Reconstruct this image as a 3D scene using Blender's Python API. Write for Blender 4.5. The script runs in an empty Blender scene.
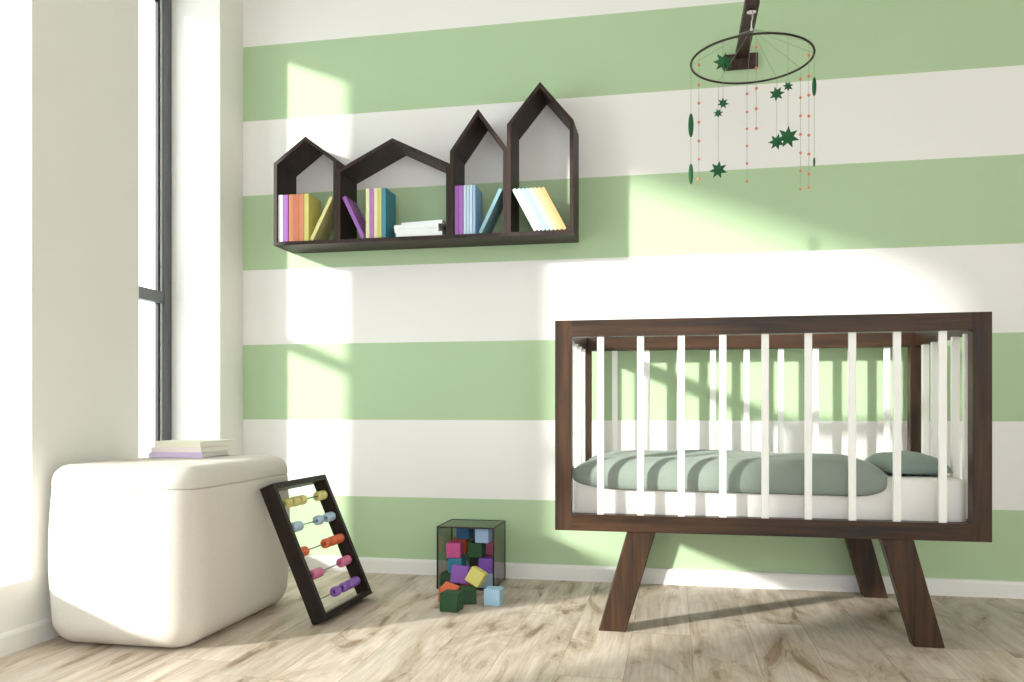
import bpy, bmesh, math, random
from mathutils import Vector, Matrix
random.seed(7)
SC = bpy.context.scene
COL = SC.collection
PI = math.pi

# ---------------------------------------------------------------- camera, sky, sun, exposure
cam_d = bpy.data.cameras.new('camera')
cam = bpy.data.objects.new('camera', cam_d)
COL.objects.link(cam)
cam.location = (2.007, -3.603, 0.75)
cam.rotation_euler = (PI/2, 0, math.radians(11.0566))
cam_d.sensor_width = 36
cam_d.lens = 825/1024*36
cam_d.shift_y = 68.3/1024
cam_d.clip_start = 0.05
SC.camera = cam

SC.view_settings.view_transform = 'Standard'
SC.view_settings.look = 'None'
SC.view_settings.gamma = 1
SC.view_settings.use_curve_mapping = False
SC.view_settings.exposure = 1.06

wd = bpy.data.worlds.new('sky')
SC.world = wd
wd.use_nodes = True
bg = wd.node_tree.nodes['Background']
bg.inputs[0].default_value = (0.90, 0.96, 1.0, 1)
bg.inputs[1].default_value = 1.9

sun_d = bpy.data.lights.new('sun', 'SUN')
sun = bpy.data.objects.new('sun', sun_d)
COL.objects.link(sun)
sun_d.energy = 3.3
sun_d.angle = math.radians(3.0)
sun_d.color = (1.0, 0.975, 0.93)
sun.location = (-6, -6, 5)
sun.rotation_euler = Vector((1.0, 0.884, -0.40)).to_track_quat('-Z', 'Y').to_euler()

# ---------------------------------------------------------------- materials
def lin(c):
    return c/12.92 if c <= 0.04045 else ((c+0.055)/1.055)**2.4
def hexc(h):
    return (lin(int(h[0:2], 16)/255), lin(int(h[2:4], 16)/255), lin(int(h[4:6], 16)/255), 1)

def new_mat(name):
    m = bpy.data.materials.new(name)
    m.use_nodes = True
    nt = m.node_tree
    return m, nt, nt.nodes['Principled BSDF']

def node(nt, kind, **kw):
    n = nt.nodes.new(kind)
    for k, v in kw.items():
        setattr(n, k, v)
    return n

def mth(nt, op, a, b=None):
    n = node(nt, 'ShaderNodeMath', operation=op)
    for i, v in enumerate((a, b)):
        if v is None: continue
        if isinstance(v, (int, float)): n.inputs[i].default_value = v
        else: nt.links.new(v, n.inputs[i])
    return n.outputs[0]

def mix(nt, fac, a, b, mode='MIX'):
    n = node(nt, 'ShaderNodeMix', data_type='RGBA', blend_type=mode)
    for i, v in ((0, fac), (6, a), (7, b)):
        if isinstance(v, (int, float, tuple)): n.inputs[i].default_value = v
        else: nt.links.new(v, n.inputs[i])
    return n.outputs[2]

def plain(name, h, rough=0.6, var=0.04, scale=30, bump=0.0, metal=0.0, spec=0.5):
    m, nt, b = new_mat(name)
    tc = node(nt, 'ShaderNodeTexCoord')
    nz = node(nt, 'ShaderNodeTexNoise')
    nz.inputs['Scale'].default_value = scale
    nz.inputs['Detail'].default_value = 4
    nt.links.new(tc.outputs['Object'], nz.inputs['Vector'])
    c = hexc(h)
    d = tuple(x*(1-var) for x in c[:3])+(1,)
    e = tuple(min(1, x*(1+var)) for x in c[:3])+(1,)
    nt.links.new(mix(nt, nz.outputs['Fac'], d, e), b.inputs['Base Color'])
    b.inputs['Roughness'].default_value = rough
    b.inputs['Metallic'].default_value = metal
    b.inputs['Specular IOR Level'].default_value = spec
    if bump:
        bp = node(nt, 'ShaderNodeBump')
        bp.inputs['Strength'].default_value = bump
        bp.inputs['Distance'].default_value = 0.002
        nt.links.new(nz.outputs['Fac'], bp.inputs['Height'])
        nt.links.new(bp.outputs[0], b.inputs['Normal'])
    return m

def wood(name, axis, dark, light, rough=0.42, tilt=0.0, freq=1.0):
    """walnut with the grain running along one local axis"""
    m, nt, b = new_mat(name)
    tc = node(nt, 'ShaderNodeTexCoord')
    mp = node(nt, 'ShaderNodeMapping')
    nt.links.new(tc.outputs['Object'], mp.inputs['Vector'])
    s = [26*freq, 26*freq, 26*freq]
    s['XYZ'.index(axis)] = 1.6*freq
    mp.inputs['Scale'].default_value = s
    mp.inputs['Rotation'].default_value = (0, tilt, 0)
    n1 = node(nt, 'ShaderNodeTexNoise')
    n1.inputs['Scale'].default_value = 1.0
    n1.inputs['Detail'].default_value = 6
    n1.inputs['Distortion'].default_value = 1.1
    nt.links.new(mp.outputs[0], n1.inputs['Vector'])
    n2 = node(nt, 'ShaderNodeTexNoise')
    n2.inputs['Scale'].default_value = 5.0
    n2.inputs['Detail'].default_value = 3
    nt.links.new(mp.outputs[0], n2.inputs['Vector'])
    cr = node(nt, 'ShaderNodeValToRGB')
    cr.color_ramp.elements[0].position = 0.3
    cr.color_ramp.elements[0].color = hexc(dark)
    cr.color_ramp.elements[1].position = 0.72
    cr.color_ramp.elements[1].color = hexc(light)
    nt.links.new(mth(nt, 'ADD', mth(nt, 'MULTIPLY', n1.outputs['Fac'], 0.75), mth(nt, 'MULTIPLY', n2.outputs['Fac'], 0.25)), cr.inputs[0])
    nt.links.new(cr.outputs[0], b.inputs['Base Color'])
    b.inputs['Roughness'].default_value = rough
    b.inputs['Specular IOR Level'].default_value = 0.3
    bp = node(nt, 'ShaderNodeBump')
    bp.inputs['Strength'].default_value = 0.12
    bp.inputs['Distance'].default_value = 0.001
    nt.links.new(n2.outputs['Fac'], bp.inputs['Height'])
    nt.links.new(bp.outputs[0], b.inputs['Normal'])
    return m

WD, WL = '19110b', '50351f'
wood_x = wood('walnut_lengthwise', 'X', WD, WL)
wood_y = wood('walnut_depthwise', 'Y', WD, WL)
wood_z = wood('walnut_upright', 'Z', WD, WL)
wood_leg_l = wood('walnut_left_leg', 'Z', WD, WL, tilt=0.27)
wood_leg_r = wood('walnut_right_leg', 'Z', WD, WL, tilt=-0.27)
shelf_wood = wood('shelf_walnut', 'Z', '1b1210', '3d2a22', rough=0.5)
dark_wood = wood('dark_stained_wood', 'Z', '120c0a', '2a1c17', rough=0.45)
arm_wood = wood('bracket_wood', 'Y', '2a1c18', '493430', rough=0.5)

M = {}
M['white_wall'] = plain('white_wall_paint', 'eeece6', 0.85, 0.01, 6)
M['trim'] = plain('white_trim_paint', 'f0eeea', 0.5, 0.01, 6)
M['slat'] = plain('white_lacquer', 'f2f1ec', 0.38, 0.01)
M['frame_grey'] = plain('grey_window_frame', '55565a', 0.45, 0.03)
M['frame_black'] = plain('black_window_gasket', '0d0f10', 0.5, 0.02)
M['frame_reflection'] = plain('pale_reflection_strip', 'd8d8d4', 0.5, 0.02)  # pale colour stands in for a reflection beside the frame
M['mattress'] = plain('mattress_cotton', 'f3efea', 0.9, 0.02, 60, 0.1)
M['chrome'] = plain('chrome', 'd5d5d5', 0.2, 0.02, metal=1.0)
M['string'] = plain('grey_thread', '8f9a86', 0.8, 0.02)
M['star'] = plain('green_felt', '1f5a34', 0.85, 0.15, 120, 0.2)
M['bead'] = plain('coral_bead', 'dc8866', 0.45, 0.05)
M['hoop'] = plain('dark_hoop_wood', '2b1f18', 0.5, 0.1)
M['black'] = plain('black_edge', '0c0c0c', 0.35, 0.05)
M['pages'] = plain('book_paper', 'f1ede2', 0.9, 0.03, 200)
M['steel'] = plain('steel_rod', '8a8a88', 0.3, 0.02, metal=0.9)
M['hole'] = plain('bead_hole_shade', '241a14', 0.8, 0.02)

def wall_paint():
    """white wall with broad horizontal green bands measured from the floor"""
    m, nt, b = new_mat('striped_wall_paint')
    tc = node(nt, 'ShaderNodeTexCoord')
    sp = node(nt, 'ShaderNodeSeparateXYZ')
    nt.links.new(tc.outputs['Object'], sp.inputs[0])
    u = mth(nt, 'DIVIDE', mth(nt, 'ADD', sp.outputs[2], 10*0.7071-0.702), 0.7071)
    fr = mth(nt, 'FRACT', u)
    green = mth(nt, 'LESS_THAN', fr, 0.5)
    nz = node(nt, 'ShaderNodeTexNoise')
    nz.inputs['Scale'].default_value = 90
    nt.links.new(tc.outputs['Object'], nz.inputs['Vector'])
    nt.links.new(mix(nt, green, hexc('f0eeea'), hexc('b4cca4')), b.inputs['Base Color'])
    b.inputs['Roughness'].default_value = 0.8
    bp = node(nt, 'ShaderNodeBump')
    bp.inputs['Strength'].default_value = 0.05
    bp.inputs['Distance'].default_value = 0.001
    nt.links.new(nz.outputs['Fac'], bp.inputs['Height'])
    nt.links.new(bp.outputs[0], b.inputs['Normal'])
    return m

def floor_mat():
    m, nt, b = new_mat('pale_oak_planks')
    L = nt.links.new
    tc = node(nt, 'ShaderNodeTexCoord')
    sp = node(nt, 'ShaderNodeSeparateXYZ')
    L(tc.outputs['Object'], sp.inputs[0])
    W, Ln = 0.192, 1.45
    cx = mth(nt, 'DIVIDE', mth(nt, 'ADD', sp.outputs[0], 0.05), W)
    ci = mth(nt, 'FLOOR', cx)
    wn = node(nt, 'ShaderNodeTexWhiteNoise', noise_dimensions='1D')
    L(ci, wn.inputs['W'])
    ry = mth(nt, 'ADD', mth(nt, 'DIVIDE', sp.outputs[1], Ln), mth(nt, 'MULTIPLY', wn.outputs['Value'], 3.7))
    ri = mth(nt, 'FLOOR', ry)
    cb = node(nt, 'ShaderNodeCombineXYZ')
    L(ci, cb.inputs[0]); L(ri, cb.inputs[1])
    wn2 = node(nt, 'ShaderNodeTexWhiteNoise', noise_dimensions='3D')
    L(cb.outputs[0], wn2.inputs['Vector'])
    off = node(nt, 'ShaderNodeVectorMath', operation='MULTIPLY_ADD')
    L(wn2.outputs['Color'], off.inputs[0])
    off.inputs[1].default_value = (20, 20, 20)
    L(tc.outputs['Object'], off.inputs[2])
    # broad swirls, stretched along the plank
    mp = node(nt, 'ShaderNodeMapping'); mp.inputs['Scale'].default_value = (5.5, 1.5, 1)
    L(off.outputs[0], mp.inputs['Vector'])
    n1 = node(nt, 'ShaderNodeTexNoise')
    n1.inputs['Scale'].default_value = 1.0; n1.inputs['Detail'].default_value = 4.0; n1.inputs['Distortion'].default_value = 2.2
    L(mp.outputs[0], n1.inputs['Vector'])
    # fine grain
    mp2 = node(nt, 'ShaderNodeMapping'); mp2.inputs['Scale'].default_value = (80, 4, 1)
    L(off.outputs[0], mp2.inputs['Vector'])
    n2 = node(nt, 'ShaderNodeTexNoise')
    n2.inputs['Scale'].default_value = 1.0; n2.inputs['Detail'].default_value = 5; n2.inputs['Distortion'].default_value = 0.8
    L(mp2.outputs[0], n2.inputs['Vector'])
    # growth rings from contours of the broad swirl
    rings = mth(nt, 'MULTIPLY', mth(nt, 'SINE', mth(nt, 'MULTIPLY', n1.outputs['Fac'], 95.0)), 0.5)
    rings = mth(nt, 'ADD', rings, 0.5)
    ck = node(nt, 'ShaderNodeValToRGB')
    e = ck.color_ramp.elements
    e[0].position = 0.30; e[0].color = hexc('9f8870')
    e[1].position = 0.60; e[1].color = hexc('dfd2c3')
    x = e.new(0.40); x.color = hexc('cdbca8')
    x = e.new(0.78); x.color = hexc('eadfd2')
    L(n1.outputs['Fac'], ck.inputs[0])
    knot = node(nt, 'ShaderNodeValToRGB')
    knot.color_ramp.elements[0].position = 0.34; knot.color_ramp.elements[0].color = (1, 1, 1, 1)
    knot.color_ramp.elements[1].position = 0.50; knot.color_ramp.elements[1].color = (0.12, 0.12, 0.12, 1)
    L(n1.outputs['Fac'], knot.inputs[0])
    ringamt = mth(nt, 'MULTIPLY', mth(nt, 'MULTIPLY', rings, knot.outputs[0]), 0.5)
    c1 = mix(nt, ringamt, ck.outputs[0], hexc('8a765f'))
    gr = node(nt, 'ShaderNodeValToRGB')
    gr.color_ramp.elements[0].position = 0.32; gr.color_ramp.elements[0].color = (0.76, 0.73, 0.70, 1)
    gr.color_ramp.elements[1].position = 0.62; gr.color_ramp.elements[1].color = (1.03, 1.02, 1.0, 1)
    L(n2.outputs['Fac'], gr.inputs[0])
    c2 = mix(nt, 0.75, c1, gr.outputs[0], 'MULTIPLY')
    # each plank a touch lighter or darker
    tone = node(nt, 'ShaderNodeMapRange'); tone.inputs[3].default_value = 0.86; tone.inputs[4].default_value = 1.06
    L(wn2.outputs['Value'], tone.inputs[0])
    cc = node(nt, 'ShaderNodeCombineXYZ')
    for i in range(3): L(tone.outputs[0], cc.inputs[i])
    c3 = mix(nt, 1.0, c2, cc.outputs[0], 'MULTIPLY')
    fx = mth(nt, 'FRACT', cx); fy = mth(nt, 'FRACT', ry)
    gapx = mth(nt, 'LESS_THAN', fx, 0.010)
    gapy = mth(nt, 'LESS_THAN', fy, 0.0016)
    gap = mth(nt, 'MULTIPLY', mth(nt, 'MAXIMUM', gapx, gapy), 0.5)
    c4 = mix(nt, gap, c3, hexc('6a5844'))
    L(c4, b.inputs['Base Color'])
    b.inputs['Roughness'].default_value = 0.5
    b.inputs['Specular IOR Level'].default_value = 0.35
    bp = node(nt, 'ShaderNodeBump')
    bp.inputs['Strength'].default_value = 0.15; bp.inputs['Distance'].default_value = 0.001
    L(n2.outputs['Fac'], bp.inputs['Height'])
    L(bp.outputs[0], b.inputs['Normal'])
    return m

def glass(name, tint, gloss):
    """thin pane: tinted see-through with a mirror-like share that grows at grazing angles"""
    m = bpy.data.materials.new(name); m.use_nodes = True
    nt = m.node_tree
    for n in list(nt.nodes):
        if n.type != 'OUTPUT_MATERIAL': nt.nodes.remove(n)
    out = [n for n in nt.nodes if n.type == 'OUTPUT_MATERIAL'][0]
    tr = node(nt, 'ShaderNodeBsdfTransparent'); tr.inputs[0].default_value = tint
    gl = node(nt, 'ShaderNodeBsdfGlossy'); gl.inputs['Roughness'].default_value = 0.02
    lw = node(nt, 'ShaderNodeLayerWeight'); lw.inputs[0].default_value = 0.5
    mx = node(nt, 'ShaderNodeMixShader')
    nt.links.new(mth(nt, 'ADD', mth(nt, 'MULTIPLY', mth(nt, 'POWER', lw.outputs['Facing'], 4.0), 0.75), gloss), mx.inputs[0])
    nt.links.new(tr.outputs[0], mx.inputs[1]); nt.links.new(gl.outputs[0], mx.inputs[2])
    nt.links.new(mx.outputs[0], out.inputs[0])
    return m

def fabric(name, h, scale, bump, sheen=0.2, ribs=0):
    m, nt, b = new_mat(name)
    tc = node(nt, 'ShaderNodeTexCoord')
    vo = node(nt, 'ShaderNodeTexNoise'); vo.inputs['Scale'].default_value = scale; vo.inputs['Detail'].default_value = 5
    nt.links.new(tc.outputs['Object'], vo.inputs['Vector'])
    c = hexc(h)
    nt.links.new(mix(nt, vo.outputs['Fac'], tuple(x*0.94 for x in c[:3])+(1,), tuple(min(1, x*1.06) for x in c[:3])+(1,)), b.inputs['Base Color'])
    b.inputs['Roughness'].default_value = 0.9
    b.inputs['Sheen Weight'].default_value = sheen
    b.inputs['Specular IOR Level'].default_value = 0.2
    hgt = vo.outputs['Fac']
    if ribs:
        sp = node(nt, 'ShaderNodeSeparateXYZ'); nt.links.new(tc.outputs['Object'], sp.inputs[0])
        hgt = mth(nt, 'ADD', hgt, mth(nt, 'MULTIPLY', mth(nt, 'SINE', mth(nt, 'MULTIPLY', sp.outputs[0], ribs)), 0.6))
    bp = node(nt, 'ShaderNodeBump'); bp.inputs['Strength'].default_value = bump; bp.inputs['Distance'].default_value = 0.002
    nt.links.new(hgt, bp.inputs['Height'])
    nt.links.new(bp.outputs[0], b.inputs['Normal'])
    return m

M['stripes'] = wall_paint()
M['floor'] = floor_mat()
M['pane'] = glass('window_glass', (0.98, 0.99, 0.98, 1), 0.02)
M['smoke'] = glass('smoked_side_glass', (0.72, 0.73, 0.71, 1), 0.03)
M['smoke_top'] = glass('smoked_top_glass', (0.36, 0.32, 0.30, 1), 0.10)
M['leather'] = fabric('white_leatherette', 'd9d3ca', 140, 0.12, 0.0)
M['duvet'] = fabric('sage_ribbed_cotton', '8b968c', 160, 0.15, 0.15)
M['pillow'] = fabric('sage_cotton', '84948a', 120, 0.15, 0.15)
COLORS = {}
def colour(h, rough=0.55):
    if h not in COLORS: COLORS[h] = plain('paint_'+h, h, rough, 0.03, 60)
    return COLORS[h]

# ---------------------------------------------------------------- mesh helpers
def obj(name, bm, mat, parent=None, loc=(0, 0, 0), rot=(0, 0, 0), smooth=False, bevel=0.0, seg=2):
    me = bpy.data.meshes.new(name)
    bmesh.ops.recalc_face_normals(bm, faces=bm.faces)
    bm.to_mesh(me); bm.free()
    me.materials.append(mat)
    if smooth:
        for p in me.polygons: p.use_smooth = True
    o = bpy.data.objects.new(name, me)
    COL.objects.link(o)
    o.location = loc; o.rotation_euler = rot
    if parent: o.parent = parent
    if bevel:
        md = o.modifiers.new('bevel', 'BEVEL'); md.width = bevel; md.segments = seg; md.limit_method = 'ANGLE'
    return o

def thing(name, label, cat, loc=(0, 0, 0), rot=(0, 0, 0), group=None):
    o = bpy.data.objects.new(name, None)
    COL.objects.link(o)
    o.empty_display_size = 0.05
    o.location = loc; o.rotation_euler = rot
    return tag(o, label, cat, group)

def tag(o, label, cat, group=None):
    o['label'] = label; o['category'] = cat
    if group: o['group'] = group
    return o

def struct(o, label=None):
    o['kind'] = 'structure'
    if label: o['label'] = label
    return o

def box(bm, x0, x1, y0, y1, z0, z1):
    vs = [bm.verts.new(v) for v in ((x0, y0, z0), (x1, y0, z0), (x1, y1, z0), (x0, y1, z0), (x0, y0, z1), (x1, y0, z1), (x1, y1, z1), (x0, y1, z1))]
    for f in ((0, 1, 2, 3), (7, 6, 5, 4), (0, 4, 5, 1), (1, 5, 6, 2), (2, 6, 7, 3), (3, 7, 4, 0)):
        bm.faces.new([vs[i] for i in f])
    return bm

def bx(*a):
    return box(bmesh.new(), *a)

def prism(bm, pts, lo, hi, axis='Y'):
    """polygon in the two other axes pushed along one axis"""
    def mk(p, t):
        return {'Y': (p[0], t, p[1]), 'X': (t, p[0], p[1]), 'Z': (p[0], p[1], t)}[axis]
    a = [bm.verts.new(mk(p, lo)) for p in pts]
    b = [bm.verts.new(mk(p, hi)) for p in pts]
    n = len(pts)
    bm.faces.new(a); bm.faces.new(b[::-1])
    for i in range(n):
        bm.faces.new((a[i], a[(i+1) % n], b[(i+1) % n], b[i]))
    return bm

def ring_prism(bm, outer, inner, y0, y1):
    """a closed frame: outer outline minus inner outline (same number of points), pushed along Y"""
    n = len(outer)
    V = [[bm.verts.new((p[0], y, p[1])) for p in pts] for pts, y in ((outer, y0), (inner, y0), (outer, y1), (inner, y1))]
    for i in range(n):
        j = (i+1) % n
        bm.faces.new((V[0][i], V[0][j], V[1][j], V[1][i]))
        bm.faces.new((V[2][i], V[3][i], V[3][j], V[2][j]))
        bm.faces.new((V[0][i], V[2][i], V[2][j], V[0][j]))
        bm.faces.new((V[1][i], V[1][j], V[3][j], V[3][i]))
    return bm

def tube(bm, pts, r, n=8, closed=False):
    pts = [Vector(p) for p in pts]
    rings = []
    m = len(pts)
    for i, p in enumerate(pts):
        a = pts[i-1] if (i > 0 or closed) else p
        c = pts[(i+1) % m] if (i < m-1 or closed) else p
        t = (c-a).normalized()
        up = Vector((0, 0, 1)) if abs(t.z) < 0.9 else Vector((1, 0, 0))
        u = t.cross(up).normalized(); v = t.cross(u)
        rings.append([bm.verts.new(p+(u*math.cos(2*PI*k/n)+v*math.sin(2*PI*k/n))*r) for k in range(n)])
    for i in range(m if closed else m-1):
        A, B = rings[i], rings[(i+1) % m]
        for k in range(n):
            bm.faces.new((A[k], A[(k+1) % n], B[(k+1) % n], B[k]))
    if not closed:
        bm.faces.new(rings[0][::-1]); bm.faces.new(rings[-1])
    return bm

def loft(bm, rings, cap=True):
    R = [[bm.verts.new(p) for p in r] for r in rings]
    n = len(R[0])
    for A, B in zip(R, R[1:]):
        for k in range(n):
            bm.faces.new((A[k], A[(k+1) % n], B[(k+1) % n], B[k]))
    if cap:
        bm.faces.new(R[0][::-1]); bm.faces.new(R[-1])
    return bm

def rrect(x0, x1, y0, y1, r, z, seg=8):
    out = []
    for cx, cy, a0 in ((x1-r, y1-r, 0), (x0+r, y1-r, PI/2), (x0+r, y0+r, PI), (x1-r, y0+r, 3*PI/2)):
        for k in range(seg+1):
            a = a0+k*PI/2/seg
            out.append((cx+r*math.cos(a), cy+r*math.sin(a), z))
    return out

def ball(bm, c, rx, ry=None, rz=None, u=14, v=9):
    ry = ry or rx; rz = rz or rx
    bmesh.ops.create_uvsphere(bm, u_segments=u, v_segments=v, radius=1, matrix=Matrix.Translation(c) @ Matrix.Diagonal((rx, ry, rz, 1)))
    return bm

# ---------------------------------------------------------------- the room
XR, YB, ZC = 5.6, -7.0, 2.80
TH = 0.30
struct(obj('floor', bx(-TH, XR, YB, 0.15, -0.10, 0), M['floor']))
struct(obj('ceiling', bx(-TH, XR, YB, 0.15, ZC, ZC+0.2), M['white_wall']))
bm = bmesh.new()
for a in ((0, 0.9, 0, ZC), (4.7, XR, 0, ZC), (0.9, 4.7, 0, 0.25), (0.9, 4.7, 2.6, ZC)): box(bm, a[0], a[1], YB-0.15, YB, a[2], a[3])
struct(obj('added_wall_front', bm, M['white_wall']), 'added unseen white wall behind the viewer with one wide opening')  # unseen wall added to cut the fill light, opening sized for that
struct(obj('added_wall_right', bx(XR, XR+0.15, YB, 0.15, 0, ZC), M['white_wall']))  # unseen wall added to keep direct sky light off the right-hand faces
struct(obj('wall_back', bx(-TH, XR, 0, 0.15, 0, ZC), M['stripes']), 'back wall painted in broad green and white horizontal stripes')
W2 = (-0.778, -0.203); W1 = (-3.03, -1.315); SILL, HEAD = 0.209, 2.655
bm = bmesh.new()
for a, b in ((W2[1], 0.0), (W1[1], W2[0]), (YB, W1[0])): box(bm, -TH, 0, a, b, SILL, HEAD)
box(bm, -TH, 0, YB, 0, 0, SILL); box(bm, -TH, 0, YB, 0, HEAD, ZC)
bmesh.ops.remove_doubles(bm, verts=bm.verts, dist=1e-5)
struct(obj('wall_left', bm, M['white_wall']), 'plain white wall with two deep window recesses')

# skirting: profile with a small stepped top
prof = [(0, 0), (0.014, 0), (0.014, 0.056), (0.010, 0.066), (0, 0.068)]
bm = prism(bmesh.new(), [(-d, z) for d, z in prof], 0.0, XR, 'X')
struct(obj('baseboard_back', bm, M['trim']))
bm = prism(bmesh.new(), [(d, z) for d, z in prof], YB, -0.0145, 'Y')
struct(obj('baseboard_left', bm, M['trim']))

def window(name, y0, y1, label):
    root = struct(thing(name, label, 'window', (-0.24, 0, 0)))
    del root['category']
    zt, zb, w, d = HEAD, SILL, 0.052, 0.045
    bm = bmesh.new()
    def ring(bm, i, w, x0, x1):
        o = [(y0+i, zb+i), (y1-i, zb+i), (y1-i, zt-i), (y0+i, zt-i)]
        n = [(y0+i+w, zb+i+w), (y1-i-w, zb+i+w), (y1-i-w, zt-i-w), (y0+i+w, zt-i-w)]
        V = [[bm.verts.new((x, p[0], p[1])) for p in pts] for pts, x in ((o, x0), (n, x0), (o, x1), (n, x1))]
        for k in range(4):
            j = (k+1) % 4
            bm.faces.new((V[0][k], V[0][j], V[1][j], V[1][k])); bm.faces.new((V[2][k], V[3][k], V[3][j], V[2][j]))
            bm.faces.new((V[0][k], V[2][k], V[2][j], V[0][j])); bm.faces.new((V[1][k], V[1][j], V[3][j], V[3][k]))
        return bm
    obj('window_frame', ring(bm, 0.002, w, -d, 0.0), M['frame_grey'], root)
    obj('window_reflection', ring(bmesh.new(), 0.002+w, 0.008, -0.034, -0.012), M['frame_reflection'], root)  # thin strip shaped to imitate the bright side reflection
    obj('window_gasket', ring(bmesh.new(), 0.010+w, 0.015, -0.033, -0.018), M['frame_black'], root)
    obj('window_transom', bx(-d+0.004, -0.002, y0+w+0.011, y1-w-0.004, 1.226, 1.279), M['frame_grey'], root)
    obj('window_pane', bx(-0.029, -0.024, y0+w+0.023, y1-w-0.023, zb+w+0.023, 1.224), M['pane'], root)
    obj('window_pane', bx(-0.029, -0.024, y0+w+0.023, y1-w-0.023, 1.281, zt-w-0.023), M['pane'], root)
    return root
window('window_1', W2[0], W2[1], 'tall grey framed window next to the striped wall')
window('window_2', W1[0], W1[1], 'wide window at the left edge with bright white reveal')

# ---------------------------------------------------------------- the crib
CX0, CX1, CY0, CY1, CZ0, CZ1 = 1.609, 2.981, -0.798, -0.065, 0.336, 1.054
crib = thing('baby_crib', 'dark walnut baby crib with white slats on splayed legs by striped wall', 'crib', (2.296, -0.44, 0))
def cl(x, y, z=0): return (x-2.296, y+0.44, z)
def crib_frame(y0, y1):
    b = 0.056
    o = [(CX0, CZ0), (CX1, CZ0), (CX1, CZ1), (CX0, CZ1)]
    i = [(CX0+b, CZ0+b), (CX1-b, CZ0+b), (CX1-b, CZ1-b), (CX0+b, CZ1-b)]
    g = 0.0006
    def board(pts, mat, par):
        bm = prism(bmesh.new(), [(p[0]-2.296, p[1]) for p in pts], y0+0.44, y1+0.44)
        return obj(par, bm, mat, crib, bevel=0.0008)
    board([(CX0+b, CZ0), (CX1-b, CZ0), i[1], i[0]], wood_x, 'bottom_rail')
    board([(CX0+b, CZ1), i[3], i[2], (CX1-b, CZ1)], wood_x, 'top_rail')
    board([o[0], (CX0+b, CZ0), (CX0+b, CZ1), o[3]], wood_z, 'corner_post')
    board([o[1], o[2], (CX1-b, CZ1), (CX1-b, CZ0)], wood_z, 'corner_post')
crib_frame(CY0, CY0+0.045)
crib_frame(CY1-0.045, CY1)
for x in (CX0, CX1-0.04):
    obj('side_rail', bx(x-2.296, x+0.04-2.296, CY0+0.4455, CY1+0.3945, CZ1-0.056, CZ1-0.002), wood_y, crib, bevel=0.002)
    obj('side_rail', bx(x-2.296, x+0.04-2.296, CY0+0.4455, CY1+0.3945, CZ0+0.002, CZ0+0.056), wood_y, crib, bevel=0.002)
obj('base_board', bx(CX0+0.042-2.296, CX1-0.042-2.296, CY0+0.447, CY1+0.393, CZ0+0.015, CZ0+0.04), wood_x, crib)
SX = [1.7640+0.1349*k for k in range(9)]
for y in (-0.781, -0.0875):
    for x in SX:
        obj('slat', bx(x-0.0115-2.296, x+0.0115-2.296, y-0.007+0.44, y+0.007+0.44, CZ0+0.055, CZ1-0.055), M['slat'], crib, bevel=0.0015)
for x in (CX0+0.030, CX1-0.0255):
    for y in (-0.655, -0.535, -0.310, -0.195) if x > 2 else (-0.600, -0.470, -0.340, -0.200):
        obj('slat', bx(x-0.0115-2.296, x+0.0115-2.296, y-0.0115+0.44, y+0.0115+0.44, CZ0+0.055, CZ1-0.055), M['slat'], crib, bevel=0.0015)
for s in (-1, 1):
    for y0 in (CY0-0.008, CY1-0.043):
        t, b, w = 0.402*s+0.007, 0.497*s+0.005, 0.046
        pts = [(b-w, 0), (b+w, 0), (t+w+0.002, CZ0), (t-w-0.002, CZ0)]
        obj('leg', prism(bmesh.new(), pts, y0+0.44, y0+0.05+0.44), wood_leg_r if s > 0 else wood_leg_l, crib, bevel=0.003)

# mattress
bm = bmesh.new()
X0, X1, Y0, Y1 = 1.655, 2.940, -0.724, -0.160
rings = []
for z, i in ((0.378, 0.010), (0.381, 0.003), (0.386, 0), (0.45, -0.0008), (0.508, 0), (0.517, 0.003), (0.522, 0.009), (0.524, 0.018)):
    rings.append(rrect(X0+i, X1-i, Y0+i, Y1-i, 0.035, z))
loft(bm, rings)
tag(obj('mattress', bm, M['mattress'], smooth=True), 'white crib mattress lying inside the walnut crib', 'mattress')
bpy.data.objects['mattress'].modifiers.new('b', 'BEVEL').limit_method = 'ANGLE'

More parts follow.
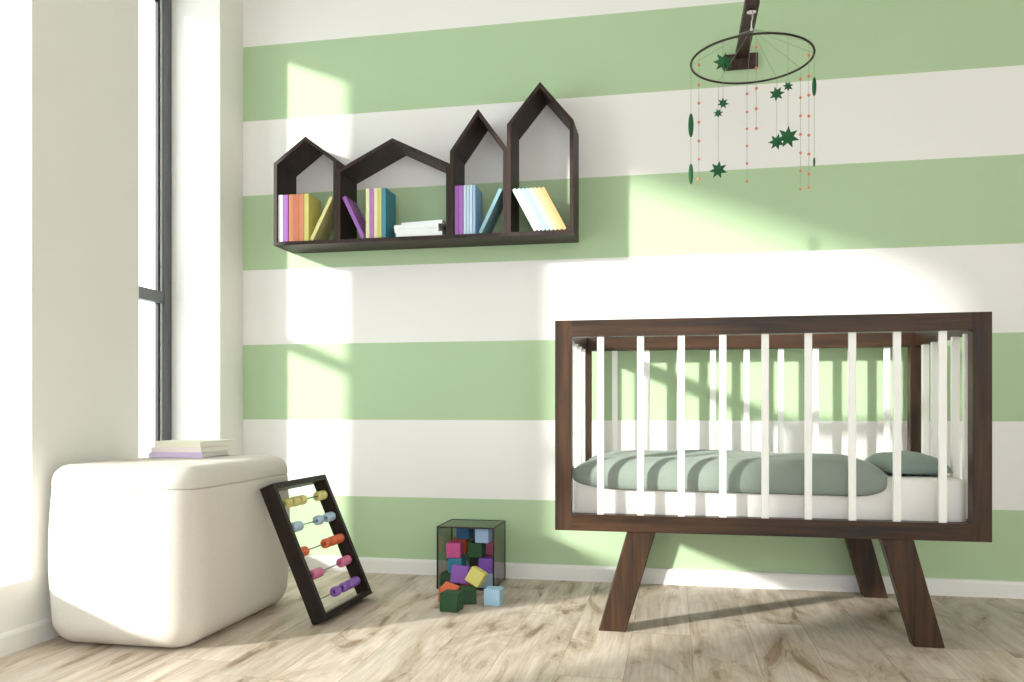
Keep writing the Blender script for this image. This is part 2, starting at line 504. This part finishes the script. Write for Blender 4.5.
# duvet: a padded sheet over the mattress with its front edge turned down
def duvet():
    bm = bmesh.new()
    xa, xb = 1.662, 2.692
    rings = []
    NX = 64
    for i in range(NX+1):
        s = i/NX
        x = xa+(xb-xa)*(0.5-0.5*math.cos(PI*s))
        eL = min(1, max(0, (x-xa)/0.20)); eR = min(1, max(0, (xb-x)/0.11))
        env = math.sqrt(max(0, 1-(1-eL)**2))*math.sqrt(max(0, 1-(1-eR)**2))
        env = max(env, 0.05)
        yb = -0.19
        hang = 0.474-0.010*(x-xa)+(1-env)*0.035
        yf = -0.7480+(1-env)*0.019
        outer = []
        top = 0.530+env*(0.054-0.002*(x-xa))
        # front flap
        outer.append((yf+0.010, hang))
        outer.append((yf+0.002, hang+0.006))
        outer.append((yf, hang+0.022))
        outer.append((yf+0.001, hang+0.045))
        # shoulder
        for k in range(1, 8):
            a = k/7*PI/2
            outer.append((yf+0.001+0.075*(1-math.cos(a)), hang+0.045+(top-hang-0.045)*math.sin(a)))
        for k in range(1, 25):
            y = yf+0.076+(yb-yf-0.076)*k/24
            w = 0.007*math.sin(8.5*y+5*x)+0.004*math.sin(17*y-9*x+1.3)
            q = min(1, (yb-y)/0.06)
            zz = 0.530+(top-0.530+w*env)*math.sqrt(max(0, 1-(1-q)**2))
            outer.append((y, zz))
        inner = [(yb, 0.5265)]
        for k in range(1, 12):
            inner.append((yb+(-0.7265-yb)*k/12, 0.5262))
        inner.append((-0.7268, 0.520)); inner.append((-0.7268, hang+0.012))
        rings.append([(x, p[0], p[1]) for p in outer+inner])
    loft(bm, rings)
    return bm
tag(obj('duvet', duvet(), M['duvet'], smooth=True), 'sage green puffy duvet covering most of the crib mattress', 'duvet')

def pillow():
    bm = bmesh.new()
    N = 22
    L, W, H = 0.116, 0.20, 0.042
    top, bot = {}, {}
    for i in range(N+1):
        for j in range(N+1):
            u, v = -1+2*i/N, -1+2*j/N
            sx = u*(1-0.10*v*v); sy = v*(1-0.06*u*u)
            h = (max(0, 1-abs(u)**2.6)*max(0, 1-abs(v)**2.6))**0.45
            x, y = sx*L, sy*W
            top[i, j] = bm.verts.new((x, y, 0.016+H*1.35*h+0.003*math.sin(9*u+3*v)*h))
            bot[i, j] = top[i, j] if (i in (0, N) or j in (0, N)) else bm.verts.new((x, y, 0.016-0.0155*h))
    for i in range(N):
        for j in range(N):
            bm.faces.new((top[i, j], top[i+1, j], top[i+1, j+1], top[i, j+1]))
            if len({bot[i, j], bot[i+1, j], bot[i+1, j+1], bot[i, j+1]}) == 4:
                try: bm.faces.new((bot[i, j+1], bot[i+1, j+1], bot[i+1, j], bot[i, j]))
                except ValueError: pass
    return bm
tag(obj('pillow', pillow(), M['pillow'], loc=(2.813, -0.46, 0.5255), rot=(0, 0, 0.0), smooth=True), 'small sage green pillow at the right end of crib', 'pillow')

# ---------------------------------------------------------------- the pouf
pouf = thing('pouf', 'large white rounded cube pouf with lid seam by left wall', 'pouf', (0.2985, -0.9675, 0))
PX0, PX1, PY0, PY1 = -0.2635, 0.2635, -0.3675, 0.3675
rings = []
def arc(z0, r, up, n=7):
    out = []
    for k in range(n+1):
        a = k/n*PI/2
        if up: out.append((z0-r+r*math.sin(a), r-r*math.cos(a)))        # closing at top
        else: out.append((z0+r-r*math.cos(a), r-r*math.sin(a)))         # opening from the bottom
    return out
body = arc(0.0, 0.085, False, 10)
for k in range(1, 10):
    z = 0.085+0.41*k/10
    body.append((z, -0.010*math.sin(PI*k/10)))
body += arc(0.502, 0.005, True, 4)
obj('body', loft(bmesh.new(), [rrect(PX0+i, PX1-i, PY0+i, PY1-i, max(0.02, 0.10-i), z) for z, i in body]), M['leather'], pouf, smooth=True)
lid = arc(0.5022, 0.005, False, 4)+arc(0.572, 0.055, True, 10)
lr = [rrect(PX0+i, PX1-i, PY0+i, PY1-i, max(0.02, 0.10-i), z) for z, i in lid]
for k in (0.3, 0.6, 0.85):
    lr.append(rrect(PX0+0.055+0.2*k, PX1-0.055-0.2*k, PY0+0.055+0.2*k, PY1-0.055-0.2*k, max(0.004, 0.045-0.04*k), 0.572+0.002*k))
obj('lid', loft(bmesh.new(), lr), M['leather'], pouf, smooth=True)

# ---------------------------------------------------------------- books
def book(parentless_name, label, group, t, d, h, cov, loc, rot=(0, 0, 0), spine=None):
    """standing book: x thickness, y depth (spine at -y), z height; the root sits at the lower spine corner"""
    r = thing('book', label, 'book', loc, rot, group)
    c = 0.0018
    o = [(0, 0), (t, 0), (t, d), (t-c, d), (t-c, c), (c, c), (c, d), (0, d)]
    obj('cover', prism(bmesh.new(), o, 0, h, 'Z'), colour(cov), r, bevel=0.0008)
    obj('page_block', bx(c+0.0002, t-c-0.0002, c+0.0004, d-0.004, 0.003, h-0.003), M['pages'], r)
    return r

shelf = thing('house_shelf', 'dark wooden wall shelf made of four open pointed houses', 'shelf', (0.929, -0.0975, 1.475))
SD = 0.195; TB = 0.0165
def house(x0, x1, ze, xa, za):
    zb = 1.480
    o = [(x0, zb), (x1, zb), (x1, ze), (xa, za), (x0, ze)]
    # inner outline: each edge moved inwards by the board thickness
    n = 5; lines = []
    for k in range(n):
        a = Vector(o[k]); b = Vector(o[(k+1) % n]); d = (b-a).normalized(); nn = Vector((-d.y, d.x))
        lines.append((a+nn*TB, d))
    inn = []
    for k in range(n):
        p, d = lines[k-1]; q, e = lines[k]
        den = d.x*e.y-d.y*e.x
        t = ((q.x-p.x)*e.y-(q.y-p.y)*e.x)/den
        inn.append(p+d*t)
    f = lambda pts: [(p[0]-0.929, p[1]-1.475) for p in pts]
    obj('house_frame', ring_prism(bmesh.new(), f(o), f(inn), -SD+0.0975, -0.001+0.0975), shelf_wood, shelf, bevel=0.0008)
house(0.257, 0.5568, 1.848, 0.409, 1.958)
house(0.5572, 1.0698, 1.800, 0.812, 1.925)
house(1.0702, 1.3188, 1.853, 1.194, 2.025)
house(1.3192, 1.601, 1.951, 1.460, 2.120)

ZB = 1.480+TB+0.0002; YS = -0.186; BD = 0.13
def stand(x0, x1, h, c, label, group=None): return book('book', label, group, x1-x0-0.0012, BD, h+0.005, c, (x0, YS, ZB))
stand(0.2745, 0.2990, 0.205, 'e6def2', 'pale lilac book standing first at the left end of the house shelf')
stand(0.3010, 0.3240, 0.205, '9a5fb0', 'deep purple upright book between pale lilac and orange books in leftmost house')
OR = ('left one of the three upright orange books', 'middle one of the three upright orange books', 'right one of the three upright orange books, against the yellow one')
for k in range(3): stand(0.3265+0.0242*k, 0.3505+0.0242*k, 0.205, ('dc8f6a', 'd6835f', 'dc8f6a')[k], OR[k], 'orange books in the leftmost shelf house')
stand(0.3993, 0.4215, 0.205, 'ddd27a', 'yellow upright book right of the orange books in leftmost house')
def lean(base, th, t, h, c, label, group=None):
    """th > 0 leans the top towards +x; base is where the lowest edge stands"""
    a = math.radians(th)
    if th > 0: loc = (base-t*math.cos(a), YS, ZB+t*math.sin(a))
    else: loc = (base, YS, ZB)
    return book('book', label, group, t, BD, h, c, loc, (0, a, 0))
lean(0.440, 27, 0.016, 0.208, 'e2db96', 'yellow book leaning to the right in the leftmost shelf house')
lean(0.668, -26, 0.017, 0.205, '9a62b4', 'purple book leaning on the left side of the second shelf house')
stand(0.6880, 0.7060, 0.213, 'e6dfa6', 'cream book, first of the five upright books in second shelf house')
stand(0.7060, 0.7260, 0.213, 'b079bd', 'purple upright book between two cream books in second shelf house')
stand(0.7260, 0.7440, 0.213, 'e4dfa8', 'cream upright book between purple and olive yellow books in second house')
stand(0.7440, 0.7610, 0.213, 'cfc873', 'olive yellow upright book beside the teal one')
stand(0.7610, 0.7810, 0.213, '3f8ba0', 'teal blue upright book at the right end of the upright row')
def flat_book(name, label, group, w, d, t, c, loc, rz):
    r = thing('book', label, 'book', loc, (0, 0, rz), group)
    k = 0.0018
    o = [(0, 0), (0, t), (d, t), (d, t-k), (k, t-k), (k, k), (d, k), (d, 0)]
    bm = prism(bmesh.new(), o, -w/2, w/2, 'X')
    obj('cover', bm, colour(c), r)
    obj('page_block', bx(-w/2+0.003, w/2-0.003, k+0.0004, d-0.004, k+0.0002, t-k-0.0002), M['pages'], r)
    return r
zz = ZB
for k, (xc, t, rz, lb, w) in enumerate(((0.930, 0.0185, 0.0, 'white book at the bottom of the lying stack on the shelf', 0.208),
                        (0.918, 0.0165, 0.015, 'white book second from bottom of the lying stack on the shelf', 0.197),
                        (0.917, 0.0165, -0.01, 'white book third from bottom of the lying stack on the shelf', 0.200),
                        (0.938, 0.0150, -0.14, 'white book lying askew on top of the stack on the shelf', 0.195))):
    flat_book('book', lb, 'white books lying in the second shelf house', w, 0.13, t, 'eff3f3', (xc, YS+(0.014 if k == 3 else 0.002*(k % 2)), zz), rz)
    zz += t+0.0003
stand(1.0890, 1.1080, 0.205, 'a263b8', 'left one of two purple upright books in the third shelf house', 'purple books in the third shelf house')
stand(1.1085, 1.1275, 0.205, 'a868bb', 'right one of two purple upright books, beside the pale blue ones', 'purple books in the third shelf house')
PB = ('pale blue upright book touching the purple books', 'second pale blue upright book from the purple books', 'third pale blue upright book from the purple books', 'pale blue upright book at the right end, next to leaning book')
for k in range(4):
    stand(1.1285+0.0132*k, 1.1415+0.0132*k, 0.205, ('c9dcec', 'c2d8ec', 'cbdfee', '9fc3e6')[k], PB[k], 'pale blue books in the third shelf house')
lean(1.208, 26, 0.0155, 0.205, '8fb9c4', 'pale teal book leaning to the right in the third shelf house')
C4 = ('cfdad9', 'c8d6d8', 'a4c8d2', '9fc8c8', 'd6d0b4', 'dccb94', 'dfae7c', 'dba06a')
L4 = ('white book, leftmost of the slanted row in the tallest shelf house', 'white book second from left in the slanted row of the tallest house',
      'pale blue book leaning between white and mint books in the tallest house', 'pale mint book leaning between pale blue and cream books in tallest house',
      'cream book in the middle of the slanted row in tallest house', 'pale yellow book leaning between the cream and the first peach book',
      'light peach book, second from right in the slanted row of tallest house', 'peach book, rightmost of the slanted row in the tallest shelf house')
for k in range(8):
    th = math.radians(28)
    lean(1.4345+0.01755*k, -28, 0.0153, 0.203, C4[k], L4[k], 'slanted books in the tallest shelf house')

# books on the pouf
z = 0.5745
for lb, w, d, t, c, x, y, r in (('purple and white thin book at the bottom of the pouf stack', 0.205, 0.225, 0.019, 'd9c6e6', 0.236, -0.900, 0.10),
                                ('cream pink thin book in the middle of the pouf stack', 0.205, 0.222, 0.018, 'f3e8e2', 0.233, -0.895, -0.02),
                                ('cream thin book on top of the stack on the pouf', 0.190, 0.225, 0.021, 'f0ecd6', 0.235, -0.890, -0.04)):
    flat_book('book', lb, 'books stacked on the pouf', w, d, t, c, (x, y, z), r)
    z += t+0.0004

# ---------------------------------------------------------------- the abacus
tau = math.radians(23.3)
ab = thing('abacus', 'dark framed toy abacus with coloured beads leaning against the pouf', 'abacus', (0.778, -0.926, 0))
# local axes of the frame: x = thickness (towards the room), y = width, z = up the frame
AW, AH, AT, AB = 0.427, 0.510, 0.055, 0.021
ab.rotation_mode = 'QUATERNION'
w_ = Vector((0.023, 1, 0)).normalized(); n0 = Vector((w_.y, -w_.x, 0))
u_ = -math.sin(tau)*n0+math.cos(tau)*Vector((0, 0, 1)); n_ = math.cos(tau)*n0+math.sin(tau)*Vector((0, 0, 1))
ab.rotation_quaternion = Matrix((n_, w_, u_)).transposed().to_quaternion()
obj('side_board', bx(0, AT, 0, AB, 0, AH), dark_wood, ab, bevel=0.0015)
obj('side_board', bx(0, AT, AW-AB, AW, 0, AH), dark_wood, ab, bevel=0.0015)
obj('cross_board', bx(0, AT, AB, AW-AB, 0, AB), dark_wood, ab, bevel=0.0015)
obj('cross_board', bx(0, AT, AB, AW-AB, AH-AB, AH), dark_wood, ab, bevel=0.0015)
def bead_mesh(y, z, half, r):
    """turned bead along the rod, a round with a short dark bore at each end"""
    bm = bmesh.new()
    prof = [(-half+0.007, 0.0030), (-half+0.006, 0.0066), (-half+0.0005, 0.0070)]
    er = min(0.009, half*0.8)
    for k in range(6):
        a = k/5*PI/2
        prof.append((-half+er*(1-math.cos(a)), r-er+er*math.sin(a)))
    prof = prof+[(-p, q) for p, q in prof[::-1]]
    rings = [[(AT/2+q*math.cos(2*PI*i/18), y+p, z+q*math.sin(2*PI*i/18)) for i in range(18)] for p, q in prof]
    return loft(bm, rings)
ROWS = ((0.434, 'e0d68a', ((0.095, 0.022), (0.158, 0.018), (0.212, 0.018), (0.352, 0.018), (0.388, 0.017))),
        (0.343, 'b4cde2', ((0.095, 0.034), (0.278, 0.020), (0.372, 0.030))),
        (0.250, 'de6a42', ((0.070, 0.028), (0.268, 0.020), (0.318, 0.018), (0.371, 0.034))),
        (0.160, 'da76a0', ((0.105, 0.038), (0.330, 0.019), (0.374, 0.019))),
        (0.071, '9564c0', ((0.198, 0.020), (0.272, 0.020), (0.345, 0.050))))
for zr, c, beads in ROWS:
    rod = obj('bead_rod', tube(bmesh.new(), [(AT/2, AB-0.003, zr), (AT/2, AW-AB+0.003, zr)], 0.0024), M['steel'], ab)
    for y, half in beads:
        bd = obj('bead', bead_mesh(y, zr, half, 0.0185), colour(c, 0.4), rod, smooth=True)

# ---------------------------------------------------------------- block box and blocks
BX0, BX1, BY0, BY1, BH = 1.038, 1.284, -0.284, -0.050, 0.262
tb = thing('toy_box', 'smoked glass open-front toy box with black edges on the floor', 'box', ((BX0+BX1)/2, (BY0+BY1)/2, 0))
def tl(x0, x1, y0, y1, z0, z1):
    cx, cy = (BX0+BX1)/2, (BY0+BY1)/2
    return bx(x0-cx, x1-cx, y0-cy, y1-cy, z0, z1)
e = 0.006
for x in (BX0, BX1-e):
    for y in (BY0, BY1-e):
        obj('edge_post', tl(x, x+e, y, y+e, 0, BH), M['black'], tb)
for y in (BY0, BY1-e):
    obj('edge_bar', tl(BX0+e, BX1-e, y, y+e, BH-e, BH), M['black'], tb)
for x in (BX0, BX1-e):
    obj('edge_bar', tl(x, x+e, BY0+e, BY1-e, BH-e, BH), M['black'], tb)
obj('side_pane', tl(BX0+0.0015, BX0+0.0045, BY0+e, BY1-e, 0.003, BH-e), M['smoke'], tb)
obj('side_pane', tl(BX1-0.0045, BX1-0.0015, BY0+e, BY1-e, 0.003, BH-e), M['smoke'], tb)
obj('back_pane', tl(BX0+e, BX1-e, BY1-0.0045, BY1-0.0015, 0.003, BH-e), M['smoke'], tb)
obj('top_pane', tl(BX0+e, BX1-e, BY0+e, BY1-e, BH-0.0045, BH-0.0015), M['smoke_top'], tb)
obj('base_panel', tl(BX0+e, BX1-e, BY0+e, BY1-e, 0.0, 0.003), M['black'], tb)

BS = 0.062
def block(x, y, z, c, label, rx=0, ry=0, rz=0, s=BS):
    bm = bmesh.new(); h = s/2
    box(bm, -h, h, -h, h, -h, h)
    o = obj('toy_block', bm, colour(c, 0.6), loc=(x, y, z), rot=(math.radians(rx), math.radians(ry), math.radians(rz)), bevel=0.004, seg=3)
    o.rotation_mode = 'XYZ'
    return tag(o, label, 'toy block', 'toy blocks in and around the glass box')
H = BS/2+0.0004; L0 = 0.0032
def lv(k): return L0+H+k*(BS+0.0006)
# column at the left: front
block(1.082, -0.246, lv(0), '274c2c', 'dark green block behind the left front post, at box bottom')
block(1.115, -0.245, lv(1), '2f7f96', 'teal block under the pink block in the left of glass box', rz=-4)
block(1.104, -0.243, lv(2), 'c2508a', 'pink block at the upper left inside the glass box', rz=5)
# back row, left
block(1.084, -0.130, lv(0), 'b84a3a', 'red block low at the back left of the glass box')
block(1.086, -0.132, lv(1), '4f8f5c', 'mid green block at the back left of the glass box')
block(1.100, -0.130, lv(2), 'c2522f', 'orange block behind the pink block in the glass box', rz=6)
block(1.122, -0.135, lv(3), '33648f', 'navy blue block just under the lid of the glass box', rz=-3)
# middle and right columns
block(1.156, -0.200, lv(0), 'c9505a', 'salmon red block inside the box behind the purple one', rz=3)
block(1.186, -0.165, lv(1), '20201e', 'middle block coloured black for the shade inside the glass box')  # near-black colour paints the dark depth of the box interior
block(1.194, -0.215, lv(2), '1e4a26', 'dark green block in the middle of the glass box under pale blue one', rz=-3)
block(1.243, -0.220, lv(0), '9fb9cc', 'pale grey blue block at the bottom right inside glass box')
block(1.240, -0.222, lv(1), '7c4fb0', 'violet block in the right column of the glass box')
block(1.260-0.022, -0.150, lv(0), '4a3c38', 'dark brown block at the back right of the glass box')
block(1.238, -0.130+0.0, lv(1), 'a9566a', 'dusty rose block at the back right of the glass box')
block(1.240-0.0, -0.140, lv(2), 'b85a7c', 'rose block behind the pink one at right of the glass box', rz=2)
block(1.226, -0.225, lv(3)-0.0, '9db8dc', 'light blue block on top at the right under the lid', rz=-4, s=0.060)
# spilled out in front
block(1.160, -0.355, 0.080, '9058b8', 'purple block slumped at the open front of the glass box', rx=-10, ry=4, rz=4, s=0.070)
block(1.196, -0.625, 0.0355, '214a28', 'dark green block nearest the viewer on the floor', rz=-7, s=0.070)
block(1.225, -0.500, H, '1d4526', 'dark green block on the floor under the yellow one', rz=22)
block(1.160, -0.535, 0.040, 'dc6a44', 'orange block leaning behind the nearest green block', rx=18, ry=14, rz=-8)
block(1.250, -0.452, 0.093, 'd9cf72', 'yellow block tipped on its edge in front of box', rx=-10, ry=28, rz=-6)
block(1.330, -0.500, H, 'a4c6de', 'light blue block alone on the floor right of the pile', rz=-4, s=0.064)

# ---------------------------------------------------------------- mobile and its bracket
br = thing('mobile_bracket', 'dark wooden bracket arm reaching out from the green stripe', 'bracket', (2.29, 0, 2.24))
obj('wall_plate', bx(-0.066, 0.066, -0.020, -0.0005, -0.058, 0.004), arm_wood, br, bevel=0.002)
obj('arm', bx(-0.0255, 0.0255, -0.495, -0.0205, -0.018, 0.016), arm_wood, br, bevel=0.002)
bm = bmesh.new()
bmesh.ops.create_cone(bm, segments=20, radius1=0.017, radius2=0.013, depth=0.008, cap_ends=True, matrix=Matrix.Translation((0, -0.45, -0.0225)))
hk = obj('hook', bm, M['chrome'], br, smooth=False)
bm = tube(bmesh.new(), [(0.004, -0.45, -0.0265), (0.004, -0.45, -0.050), (0.0, -0.45, -0.062)], 0.0028)
obj('hook_stem', bm, M['chrome'], hk)

MC = (2.29, -0.45, 2.037); MR = 0.218
mob = thing('baby_mobile', 'round hoop baby mobile with green stars and coral beads on threads', 'mobile', MC)
obj('hoop', tube(bmesh.new(), [(MR*math.cos(a), MR*math.sin(a), 0) for a in [2*PI*k/72 for k in range(72)]], 0.0042, 8, True), M['hoop'], mob, smooth=True)
APZ = 2.150-MC[2]
obj('hanging_cord', tube(bmesh.new(), [(0, 0, APZ), (0, 0, 2.1775-MC[2])], 0.0022), M['slat'], mob)
obj('hanger_knot', ball(bmesh.new(), (0, 0, APZ), 0.0055), M['slat'], mob, smooth=True)
STR = [(179, [('leaf', 1.812, .045), ('leaf', 1.63, .039)]),
 (208.2, [('bead', z, 0) for z in (1.992, 1.92, 1.855, 1.786, 1.718, 1.653, 1.581)]),
 (120, [('star', 1.915, .018), ('star', 1.692, .034)]),
 (239, [('star', 1.961, .033), ('star', 1.818, .019)]),
 (89.3, [('bead', z, 0) for z in (1.994, 1.923, 1.856, 1.789, 1.72, 1.649)]),
 (269, [('bead', z, 0) for z in (1.991, 1.919, 1.85, 1.78, 1.713)]),
 (59.2, [('star', 1.975, .028), ('star', 1.788, .031)]),
 (298.4, [('star', 1.859, .017), ('star', 1.684, .037)]),
 (30.3, [('bead', z, 0) for z in (1.996, 1.926, 1.857, 1.787, 1.717, 1.649, 1.581)]),
 (327.2, [('bead', z, 0) for z in (1.99, 1.917, 1.85, 1.777, 1.71, 1.644, 1.574, 1.528)]),
 (356, [('leaf', 1.917, .035), ('leaf', 1.644, .018)])]
def star_bm(c, r, n, tilt):
    """puffy seven-pointed star, its flat side facing n"""
    bm = bmesh.new()
    n = Vector(n).normalized(); t = n.cross(Vector((0, 0, 1))).normalized(); up = Vector((0, 0, 1))
    rim = []
    for k in range(14):
        a = tilt+2*PI*k/14; q = r*1.04 if k % 2 == 0 else r*0.52
        rim.append(Vector(c)+t*(q*math.sin(a))+up*(q*math.cos(a)))
    th = r*0.28
    e = 0.0016
    A = [bm.verts.new(p+n*e) for p in rim]; B = [bm.verts.new(p-n*e) for p in rim]
    f = bm.verts.new(Vector(c)+n*th); g = bm.verts.new(Vector(c)-n*th)
    for k in range(14):
        j = (k+1) % 14
        bm.faces.new((A[k], A[j], f)); bm.faces.new((B[j], B[k], g)); bm.faces.new((A[k], B[k], B[j], A[j]))
    return bm
for q, (ang, items) in enumerate(STR):
    a = math.radians(ang)
    x, y = MR*math.cos(a), MR*math.sin(a)
    zl = items[-1][1]-MC[2]
    obj('suspension_wire', tube(bmesh.new(), [(0, 0, APZ), (x, y, 0)], 0.0007, 5), M['string'], mob)
    th = obj('thread', tube(bmesh.new(), [(x, y, 0), (x, y, zl)], 0.0007, 5), M['string'], mob)
    for k, (kind, z, s) in enumerate(items):
        c = (x, y, z-MC[2])
        if kind == 'bead':
            obj('bead', ball(bmesh.new(), c, 0.0056, u=12, v=8), M['bead'], th, smooth=True)
        elif kind == 'star':
            obj('star', star_bm(c, s, (0.12*(1 if q % 2 else -1), -1, 0), 0.35*k+0.2*q), M['star'], th)
        else:
            obj('pod', ball(bmesh.new(), c, s*0.22, s*0.30, s, u=14, v=12), M['star'], th, smooth=True)
